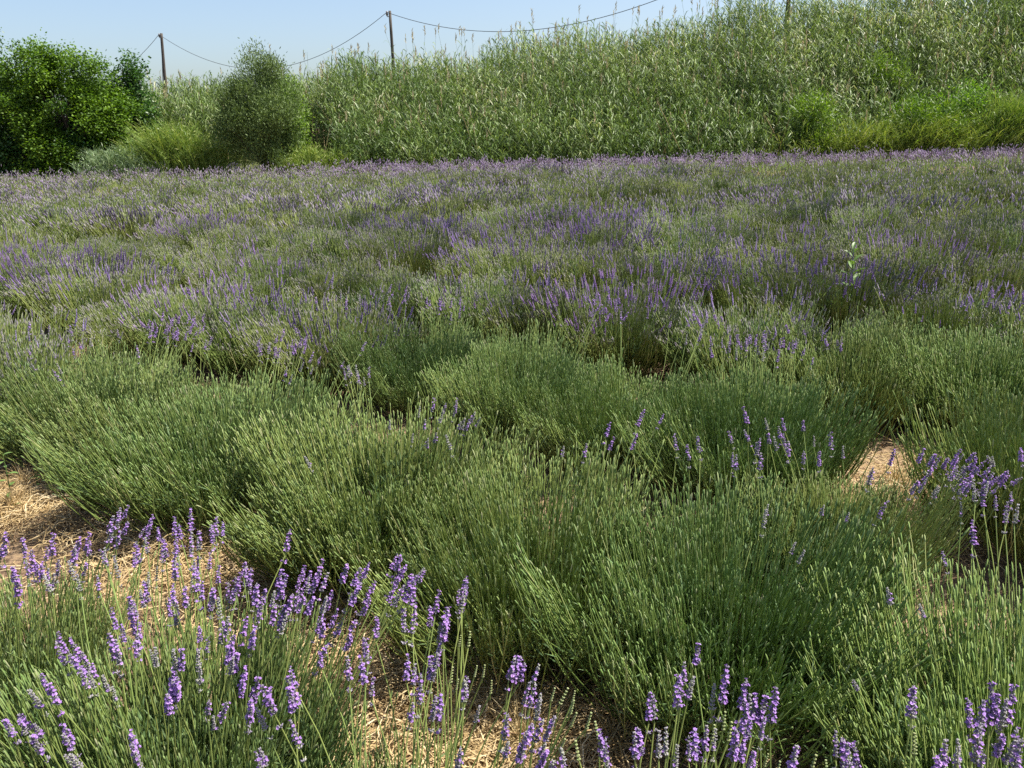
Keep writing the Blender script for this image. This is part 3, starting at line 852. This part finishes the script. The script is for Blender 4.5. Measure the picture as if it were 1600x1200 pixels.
def milkweed():
    p = at_z(1325, 446, .42); rng = np.random.default_rng(9)
    root = bpy.data.objects.new('tall_weed', None); COL.objects.link(root); root.location = (p.x, p.y, 0)
    tag(root, 'tall broad-leaved weed rising above the lavender tops', 'weed')
    H = .66; mb = MB(); t = np.linspace(0, 1, 8)
    sx = lambda f: .03 * math.sin(f * 3.0)
    path = np.array([[[sx(f), 0, H * f] for f in t]])
    tubes(mb, path, np.linspace(.006, .003, 8)[None], 6, [.45], 0)
    link('stem', mb.mesh('stem', ['weedleaf']), root)
    for j in range(17):
        f = .34 + .66 * j / 16; mb = MB(); a = j * 2.4 + .3
        L = .125 * (1 - .35 * abs(f - .65) / .35); b = np.array([[sx(f), 0, H * f]])
        e = .75 + 1.1 * max(0, f - .6)
        d = nrm(np.array([[math.cos(a), math.sin(a), e]])); tt = np.linspace(0, 1, 7)
        pth = b[:, None] + d[:, None] * (tt * L)[None, :, None] - np.array([0, 0, 1.]) * (tt ** 2 * L * .25)[None, :, None]
        w = nrm(np.cross(d, np.array([0, 0, 1.])))
        for s in (1, -1):
            wd = np.array([.12, .7, 1, 1, .8, .45, .03]) * L * .17
            off = pth + s * (w[:, None] * wd[None, :, None] * .5) + np.array([0, 0, 1.]) * (wd * .22)[None, :, None]
            ribbons(mb, off, nrm(w * s + np.array([[0, 0, .45]])), wd[None], [rng.uniform(.05, .55)])
        link('leaf', mb.mesh('leaf', ['weedleaf']), root)
milkweed()

# ------------------------------------------------------------------ reeds on the bank
def reed_batch(mb, x, y, z, h, rng, nleaf=13, plume=.06, tone=.44):
    n = len(x)
    tj = np.clip((y - EDGE - 3) / 8, -.3, .5) * .35 + .10 * np.sin(x * 1.3 + y)
    lean = rng.normal(0, .10, (n, 2)) + np.array([-.05, -.03])
    p0 = np.stack([x, y, z], -1)
    p2 = p0 + np.stack([lean[:, 0] * h, lean[:, 1] * h, h], -1)
    p1 = (p0 + p2) / 2 - np.stack([lean[:, 0] * h * .3, lean[:, 1] * h * .3, -h * .05], -1)
    pth = bez(p0, p1, p2, 4)
    tubes(mb, pth, np.array([.007, .006, .005, .003])[None], 3, np.clip(rng.normal(.35, .3, n), 0, 1), 1)
    for j in range(nleaf):
        f = .14 + .85 * (j + rng.random(n) * .8) / nleaf
        k = f * 3; i0 = np.minimum(k.astype(int), 2); fr = (k - i0)[:, None]
        ii = np.arange(n)
        b = pth[ii, i0] * (1 - fr) + pth[ii, i0 + 1] * fr
        a = rng.random(n) * 6.283
        d = nrm(np.stack([np.cos(a), np.sin(a), 1.3 + 1.5 * rng.random(n)], -1) + np.array([-.25, 0, 0]))
        L = (.44 + .32 * rng.random(n)) * (1.05 - .30 * f)
        droop = (.35 + .6 * rng.random(n)) * L
        tt = np.array([0, .5, 1.])
        path = b[:, None] + d[:, None] * (tt[None] * L[:, None])[..., None] - np.array([0, 0, 1.]) * ((tt ** 2)[None] * droop[:, None])[..., None]
        w = nrm(np.cross(d, np.array([0, 0, 1.])) + rng.normal(0, .5, (n, 3)))
        w = nrm(w - d * np.sum(w * d, -1, keepdims=True))
        ribbons(mb, path, w, np.array([[.017, .029, .003]]), np.clip(rng.normal(tone, .24, n) + tj, 0, 1), 0)
    sel = np.where(rng.random(n) < plume)[0]
    for q in range(9):
        b = pth[sel, -1] + np.array([0, 0, 1]) * (.02 + .03 * q)
        d = nrm(rng.normal(size=(len(sel), 3)) * np.array([1, 1, .4]) * .45 + np.array([.15, 0, 1.]))
        kites(mb, b - d * .05, d, rand_perp(d, rng), .16, .026, np.clip(rng.normal(.5, .25, len(sel)), 0, 1), 2)

def build_reeds():
    rng = np.random.default_rng(21); mb = MB()
    n = 11500
    y = EDGE + .5 + 7.0 * rng.random(n) ** .9
    x = rng.uniform(-13.5, 22, n) * (y / 27)
    sp = project
    h = (1.2 + .9 * np.clip((y - EDGE - .5) / 3.0, 0, 1)) * rng.uniform(.78, 1.18, n)
    h *= 1 + .10 * np.sin(x * .9) + .07 * np.sin(x * 2.3 + 1)
    h = np.where(x < -6, h * .92, h)
    dens = .5 + .5 * np.sin(x * 1.9 + 1.3 * np.sin(y * 1.7)) * np.sin(y * 1.4 + .8 * np.sin(x * 1.1))
    keep = (rng.random(n) < .68 + .5 * dens) & ~((x < -5.2) & (y < EDGE + 3.2))
    x, y, h = x[keep], y[keep], h[keep]
    reed_batch(mb, x, y, bank_z(x, y), h, rng)
    # short young growth along the foot
    m = 1700
    xx = rng.uniform(-5, 20, m); yy = EDGE + .35 + 1.6 * rng.random(m)
    reed_batch(mb, xx, yy, bank_z(xx, yy), rng.uniform(.45, 1.05, m), rng, 8, 0.0, .4)
    # leaning and broken dry canes
    m = 420
    xx = rng.uniform(-9, 22, m); yy = EDGE + .6 + 6 * rng.random(m)
    zz = bank_z(xx, yy); hh = rng.uniform(.9, 2.0, m); az = rng.random(m) * 6.283; ln = rng.uniform(.15, .7, m)
    q0 = np.stack([xx, yy, zz], -1); q2 = q0 + np.stack([np.cos(az) * ln * hh, np.sin(az) * ln * hh, hh], -1)
    tubes(mb, bez(q0, (q0 + q2) / 2 + np.array([0, 0, .15]), q2, 4), np.array([.009, .008, .007, .004])[None], 3, np.full(m, 1.0), 1)
    # tall stalks standing clear of the rest
    m = 90
    xx = rng.uniform(-8.6, 21, m); yy = EDGE + 5 + 2 * rng.random(m)
    reed_batch(mb, xx, yy, bank_z(xx, yy), 2.55 + .45 * rng.random(m), rng, 7, .9)
    tag(link('reed_bed', mb.mesh('reed_bed', ['reed', 'reedstem', 'plume'])), 'tall green reeds with pale plumes covering the bank behind the field', 'reeds', kind='stuff')
build_reeds()

# ------------------------------------------------------------------ trees and shrubs
def crown_leaves(mb, clumps, n, L, W, rng, spread, mat=0, droop=.3, tone=.5, tsd=.25, clump_dark=.15, face=1.0):
    """clumps (C,3): leaves gathered round clump centres"""
    C = len(clumps)
    ci = rng.integers(0, C, n)
    ct = rng.normal(0, clump_dark, C)
    r = rng.normal(size=(n, 3)) * spread
    p = clumps[ci] + r
    d = nrm(rng.normal(size=(n, 3)) * np.array([1, 1, .6]) + nrm(r) * .6 - np.array([0, 0, droop]))
    w = nrm(np.cross(d, np.array([0, 0, 1.]) * face + rng.normal(size=(n, 3)) * .55))
    kites(mb, p, d, w, L * rng.uniform(.7, 1.25, n), W * rng.uniform(.75, 1.2, n), np.clip(rng.normal(tone, tsd, n) + ct[ci], 0, 1), mat, fold=.12)

def ellipsoid_clumps(ells, n, rng, shell=.55):
    out = []
    vol = np.array([e[3] * e[4] * e[5] for e in ells]); vol = vol / vol.sum()
    for e, f in zip(ells, vol):
        m = max(6, int(n * f))
        d = nrm(rng.normal(size=(m, 3)))
        r = (shell + (1 - shell) * rng.random(m) ** .6) * (1 + .10 * np.sin(d[:, 0] * 5 + d[:, 2] * 7))
        r = r * rng.uniform(.75, 1.18, m)
        out.append(np.array(e[:3]) + d * r[:, None] * np.array(e[3:6]))
    return np.concatenate(out)

def make_tree(name, loc, ells, n_clump, n_leaf, L, W, leafmat, label, cat, seed, spread=.22, trunk_r=.11, trunk_h=1.0, group=None, stems=1, shell=.55, tone=.5, extra=None, droop=.3, face=1.0):
    """ells are in metres relative to the foot of the tree"""
    rng = np.random.default_rng(seed)
    root = bpy.data.objects.new(name, None); COL.objects.link(root); root.location = loc
    tag(root, label, cat, group)
    cl = ellipsoid_clumps(ells, n_clump, rng, shell)
    cl = cl[cl[:, 2] > .05]
    mb = MB()
    feet = []
    for s in range(stems):
        a = rng.random() * 6.28; off = 0 if stems == 1 else .35 * trunk_h
        f0 = np.array([math.cos(a) * off * .4, math.sin(a) * off * .4, -.1]); f1 = np.array([math.cos(a) * off, math.sin(a) * off, trunk_h])
        tubes(mb, bez(f0[None], (f0 + f1)[None] / 2 + rng.normal(0, .04, (1, 3)), f1[None], 6), np.linspace(trunk_r, trunk_r * .65, 6)[None], 8, [.5])
        feet.append(f1)
    # limbs reach out to a share of the clumps, starting from the trunk head
    sel = rng.choice(len(cl), min(len(cl), 70), replace=False)
    fi = np.array([feet[rng.integers(0, stems)] for _ in sel])
    p2 = cl[sel]; p0 = fi - np.array([0, 0, .15]) * rng.random((len(sel), 1))
    p1 = (p0 * .6 + p2 * .4) + np.array([0, 0, .25]) + rng.normal(0, .12, (len(sel), 3))
    tubes(mb, bez(p0, p1, p2, 6), np.linspace(1, .12, 6)[None] * trunk_r * .38 * rng.uniform(.5, 1, (len(sel), 1)), 5, rng.random(len(sel)))
    link('trunk', mb.mesh('trunk', ['bark']), root)
    mb = MB()
    crown_leaves(mb, cl, n_leaf, L, W, rng, spread, tone=tone, droop=droop, face=face)
    if extra is not None:
        extra(mb, rng)
    tag(link('crown', mb.mesh('crown', [leafmat]), root), kind='stuff')
    return root

def foot(px, y):
    p = at_y(px, 250, y)
    return Vector((p.x, y, 0))
def zat(px, py, y):
    return at_y(px, py, y).z
def met(px_w, y):
    return px_w / FPX * y * 1.03

def lobes(w, d, z0, z1, n, r0, r1, seed, waist=.8):
    rng = random.Random(seed); out = [(0, 0, (z0 + z1) / 2, w * .55, d * .6, (z1 - z0) * .42)]
    for _ in range(n):
        t = rng.random(); z = z0 + (z1 - z0) * t
        prof = (waist + (1 - waist) * math.sin(t * math.pi)) * (1 - .45 * max(0, t - .6) / .4)
        a = rng.uniform(0, 6.283); rr = prof * rng.uniform(.75, 1.05); r = rng.uniform(r0, r1)
        out.append((math.cos(a) * (w - r * .6) * rr, math.sin(a) * (d - r * .6) * rr, z - r * .3, r, r, r * rng.uniform(.7, 1.0)))
    return out

TG = 'trees at the end of the field'
# bright tree
yt = 24.9; f = foot(112, yt)
top = zat(115, 75, yt)
make_tree('leafy_tree', f, lobes(2.0, 1.5, .7, top * .97, 40, .5, .8, 12, .75),
          420, 66000, .08, .058, 'treeleaf', 'broad bright-green leafy tree at the end of the field', 'tree', 31, .14, .13, 1.1, TG)
yt = 25.2; f = foot(-25, yt); top = zat(8, 45, yt)
make_tree('dark_tree', f, lobes(1.8, 1.3, .5, top * .95, 30, .4, .7, 9, .75) + [(.75, 0, top * .9, .3, .35, .6), (.6, -.2, top * .7, .6, .6, .7)],
          300, 36000, .08, .055, 'darkleaf', 'dark green leafy tree crowding against the broad bright-green tree', 'tree', 32, .17, .12, 1.2, TG)
yt = 26.0; f = foot(222, yt); top = zat(225, 88, yt)
make_tree('slender_tree', f, [(0, 0, top * .52, .62, .6, top * .42), (.15, 0, top * .86, .32, .35, .65), (-.3, 0, top * .72, .3, .3, .55)],
          110, 7500, .10, .07, 'darkleaf', 'slender open-crowned tree beside the leaning utility pole', 'tree', 33, .14, .06, 1.2, TG)
yt = 24.6; f = foot(60, yt)
make_tree('undergrowth_shrub', f, [(0, 0, .8, 2.4, .5, .9), (1.5, .2, .7, .9, .5, .8), (-1.5, 0, .7, 1.2, .5, .8)], 160, 14000, .10, .065, 'darkleaf', 'low dark undergrowth shrub beneath the broad bright-green tree', 'shrub', 34, .2, .05, .5)

yt = 27.6; f = foot(70, yt)  # dark tree added behind the crowns so their gaps read as shaded
make_tree('backing_tree', f, [(0, 0, 2.0, 2.3, 1.0, 1.7), (-1.6, 0, 2.3, 1.3, 1.0, 1.8)], 130, 11000, .12, .085, 'darkleaf', 'deep green tree added as dark backing behind the broad bright-green tree', 'tree', 37, .24, .1, 1.0, TG)
yt = 27.4; f = foot(165, yt)  # second added dark tree, stands in for the shaded crown interior
make_tree('backing_tree', f, [(0, 0, 1.5, 1.1, .8, 1.4)], 70, 7000, .11, .075, 'darkleaf', 'low deep green tree added as dark backing before the slender tree', 'tree', 38, .24, .07, .8, TG)
# grey-green twiggy shrub
def twigs(h, r, n):
    def fn(mb, rng):
        a = rng.random(n) * 6.283; rr = r * np.sqrt(rng.random(n)); hh = h * (1 - .35 * (rr / r) ** 2) * rng.uniform(.3, 1.0, n) * (1 + .13 * np.sin(3 * a + 1) * rr / r)
        rr = rr * (1 + .22 * np.sin(2 * a + .6) + .16 * np.sin(5 * a)) * np.clip(.45 + .75 * hh / h, .4, 1.1)
        b = np.stack([np.cos(a) * rr, np.sin(a) * rr, hh], -1)
        d = nrm(np.stack([np.cos(a) * .6 * rr / r, np.sin(a) * .6 * rr / r, np.ones(n)], -1) + rng.normal(0, .3, (n, 3)))
        for j in range(9):
            p = b + d * (.07 * j)
            ld = nrm(d + rand_perp(d, rng) * .7)
            kites(mb, p, ld, rand_perp(ld, rng), .085, .022, np.clip(rng.normal(.5, .25, n), 0, 1), 0)
    return fn
yt = 23.9; f = foot(415, yt); top = zat(415, 92, yt)
make_tree('grey_green_shrub', f, lobes(1.42, 1.1, .55, top * 1.0, 34, .26, .5, 23, .5), 130, 28000, .085, .026, 'greyleaf',
          'tall rounded grey-green twiggy shrub standing in front of the reeds', 'shrub', 35, .13, .05, .4, None, 5, .45, .45, twigs(top * .84, .8, 1500), -1.3, 0.0)
yt = 24.6; f = foot(462, yt); top = zat(465, 112, yt)
make_tree('light_green_shrub', f, [(0, 0, top * .6, .42, .5, top * .38)], 60, 4200, .09, .04, 'limeleaf', 'light green shrub pressed against the grey-green twiggy shrub', 'shrub', 36, .16, .04, .5)

def lime(px, py_top, w_px, y, label, seed, n=5200, mat='limeleaf', L=.13, W=.034, base_z=None):
    f = foot(px, y); f.z = float(bank_z(np.array(f.x), np.array(y))) if y > EDGE + .3 else 0
    h = zat(px, py_top, y) - f.z; w = met(w_px, y)
    make_tree('lime_green_shrub', f, lobes(w * .62, w * .45, .15, h, 12, .16, .36, seed, .7), 60, n, L, W, mat, label, 'shrub', seed, .20, .02, h * .3, 'lime green shrubs at the foot of the bank', 3, .35, .42, None, -.7, .3)
lime(1275, 150, 75, 24.4, 'rounded lime-green shrub at the foot of the reed bank', 41)
lime(1425, 150, 130, 24.3, 'widest lime-green shrub at the foot of the reed bank', 42, 7500)
lime(1372, 92, 60, 26.2, 'upright lime-green shrub growing up among the reeds', 43, 4200)
lime(1500, 145, 85, 24.5, 'lime-green shrub beside the yellowing grass', 44)
yt = 28.5; f = foot(1592, yt); f.z = 3.0
make_tree('dark_shrub', f, [(0, 0, 1.4, .9, .8, 1.5)], 70, 6000, .1, .06, 'darkleaf', 'dark green bush high on the bank among the reeds', 'shrub', 45, .18, .05, .5)

# grass mounds at the foot of the bank
def grass_mound(px, y, w_px, h, mat, label, seed, n=2000, lean=.25, wd=.011):
    rng = np.random.default_rng(seed); f = foot(px, y); w = met(w_px, y)
    mb = MB()
    a = rng.normal(0, .42, n) * w * .5; b = rng.normal(0, .3, n) * .9
    x = np.clip(a, -w * .62, w * .62)
    prof = np.sqrt(np.maximum(.08, 1 - (x / (w * .66)) ** 2)) * np.exp(-(b / 1.3) ** 2)
    zb = np.maximum(0, bank_z(f.x + x, f.y + b) if y > EDGE else 0)
    H = h * prof * rng.uniform(.55, 1.1, n) * (1 + .28 * np.sin(x * 5.1 + seed) * np.sin(x * 2.3 + b * 4))
    p0 = np.stack([x, b, zb], -1)
    az = rng.random(n) * 6.283; ln = lean * (1 + rng.random(n))
    out = np.stack([np.cos(az), np.sin(az), np.zeros(n)], -1) + np.stack([np.sign(x) * np.abs(x) / w, np.full(n, -.4), np.zeros(n)], -1)
    p2 = p0 + np.array([0, 0, 1.]) * H[:, None] * .92 + out * (ln * H)[:, None]
    p1 = p0 + np.array([0, 0, 1.]) * H[:, None] * .75 + out * (ln * H * .2)[:, None]
    ribbons(mb, bez(p0, p1, p2, 5), rand_perp(nrm(p2 - p0), rng), np.array([[1, 1, .9, .7, .15]]) * wd * 1.6, np.clip(rng.normal(.45, .25, n), 0, 1))
    for q in range(3):
        tt = rng.uniform(.35, .95, n)[:, None]
        bb = (1 - tt) ** 2 * p0 + 2 * tt * (1 - tt) * p1 + tt ** 2 * p2
        d = nrm(rng.normal(size=(n, 3)) * .8 + np.array([0, 0, .8]))
        kites(mb, bb, d, rand_perp(d, rng), .16, wd * 1.7, np.clip(rng.normal(.5, .28, n), 0, 1))
    o = link('grass_mound', mb.mesh('grass_mound', [mat]), None, f)
    tag(o, label, 'grass', None, 'stuff')
grass_mound(190, 23.9, 120, 1.0, 'palegrass', 'pale silvery grass mound beside the broad bright-green tree', 51)
grass_mound(285, 24.3, 150, 1.6, 'limegrass', 'yellow-green grass mound next to the grey-green twiggy shrub', 52, 3000)
grass_mound(480, 24.0, 130, 1.0, 'limegrass', 'yellow-green grass mound under the light green shrub', 53, 1900)
grass_mound(1575, 24.2, 110, 1.9, 'limegrass', 'yellowing tall grass beside the lime-green shrub', 54, 2800, .3)
grass_mound(1420, 24.0, 420, 1.25, 'limegrass', 'long run of yellow-green undergrowth joining the lime-green shrubs', 55, 4200, .35)

# ------------------------------------------------------------------ utility poles and cables
def pole(px, py_top, y, label, lean=0.0, r=.08, brace=False):
    t = at_y(px, py_top, y)
    root = bpy.data.objects.new('utility_pole', None); COL.objects.link(root); root.location = (t.x, y, 0)
    tag(root, label, 'utility pole', 'utility poles behind the bank')
    h = t.z
    mb = MB(); K = 8; tt = np.linspace(0, 1, K)
    tubes(mb, np.stack([lean * (tt - 1), 0 * tt, -.2 + (h + .2) * tt], -1)[None], np.linspace(r * 1.25, r * .8, K)[None], 10, [.5], 0, cap=True)
    link('shaft', mb.mesh('shaft', ['polewood'], True), root)
    mb = MB()
    tubes(mb, np.array([[[-.14, -.02, h - .22], [-.14, -.02, h - .15], [-.14, -.02, h - .08], [-.14, -.02, h - .02]]]), np.array([[.03, .06, .035, .05]]), 8, [.5], 0, cap=True)
    tubes(mb, np.array([[[.02, -.02, h - .25], [-.14, -.02, h - .25], [-.14, -.02, h - .2]]]), np.array([[.018, .018, .018]]), 6, [.2], 0)
    link('insulator', mb.mesh('insulator', ['ceramic']), root)
    if brace:
        mb = MB()
        tubes(mb, np.array([[[.02, -.1, h - .25], [-.05, -.5, h * .5], [-.12, -.9, -.2]]]), np.array([[r * .7, r * .8, r * .9]]), 8, [.3], 0)
        link('brace', mb.mesh('brace', ['polewood']), root)
        mb = MB()
        tubes(mb, np.array([[[-.05, 0, h - .3], [-.5, .3, h * .6], [-1.2, .7, 0]]]), np.full((1, 3), .016), 5, [.3], 0)
        link('stay_wire', mb.mesh('stay_wire', ['cable']), root)
    return Vector((t.x - .14, y - .02, h - .06))
SC = 1.5 / 1.65
p1 = pole(252, 52, 56 * SC, 'weathered utility pole with a diagonal brace and stay wire', .6, .095, True)
p2 = pole(609, 17, 44.5 * SC, 'single slim utility pole rising above the reeds between two sagging cables', 0, .08)
p3 = pole(1241, -105, 32.5 * SC, 'utility pole mostly hidden by the tallest reeds on the bank', 0, .08)

def cable(a, b, sag, label, r=.013):
    mb = MB(); K = 40; t = np.linspace(0, 1, K)
    p = np.array(a)[None] * (1 - t)[:, None] + np.array(b)[None] * t[:, None]
    p[:, 2] -= sag * 4 * t * (1 - t)
    mid = p[0].copy()
    tubes(mb, (p - mid)[None], np.full((1, K), r), 5, [.5])
    tag(link('power_cable', mb.mesh('power_cable', ['cable']), None, mid), label, 'cable', 'cables strung between the poles')
cable(p1, p2, 2.2, 'sagging black cable strung from the braced pole to the slim pole')
cable(p2, p3, 1.75, 'sagging black cable running from the slim pole over the tall reeds')
p0 = p1 + (p1 - p2) * .95; p0.z = p1.z - .2
cable(p1, p0, 2.2, 'black cable running from the braced pole behind the leafy trees')
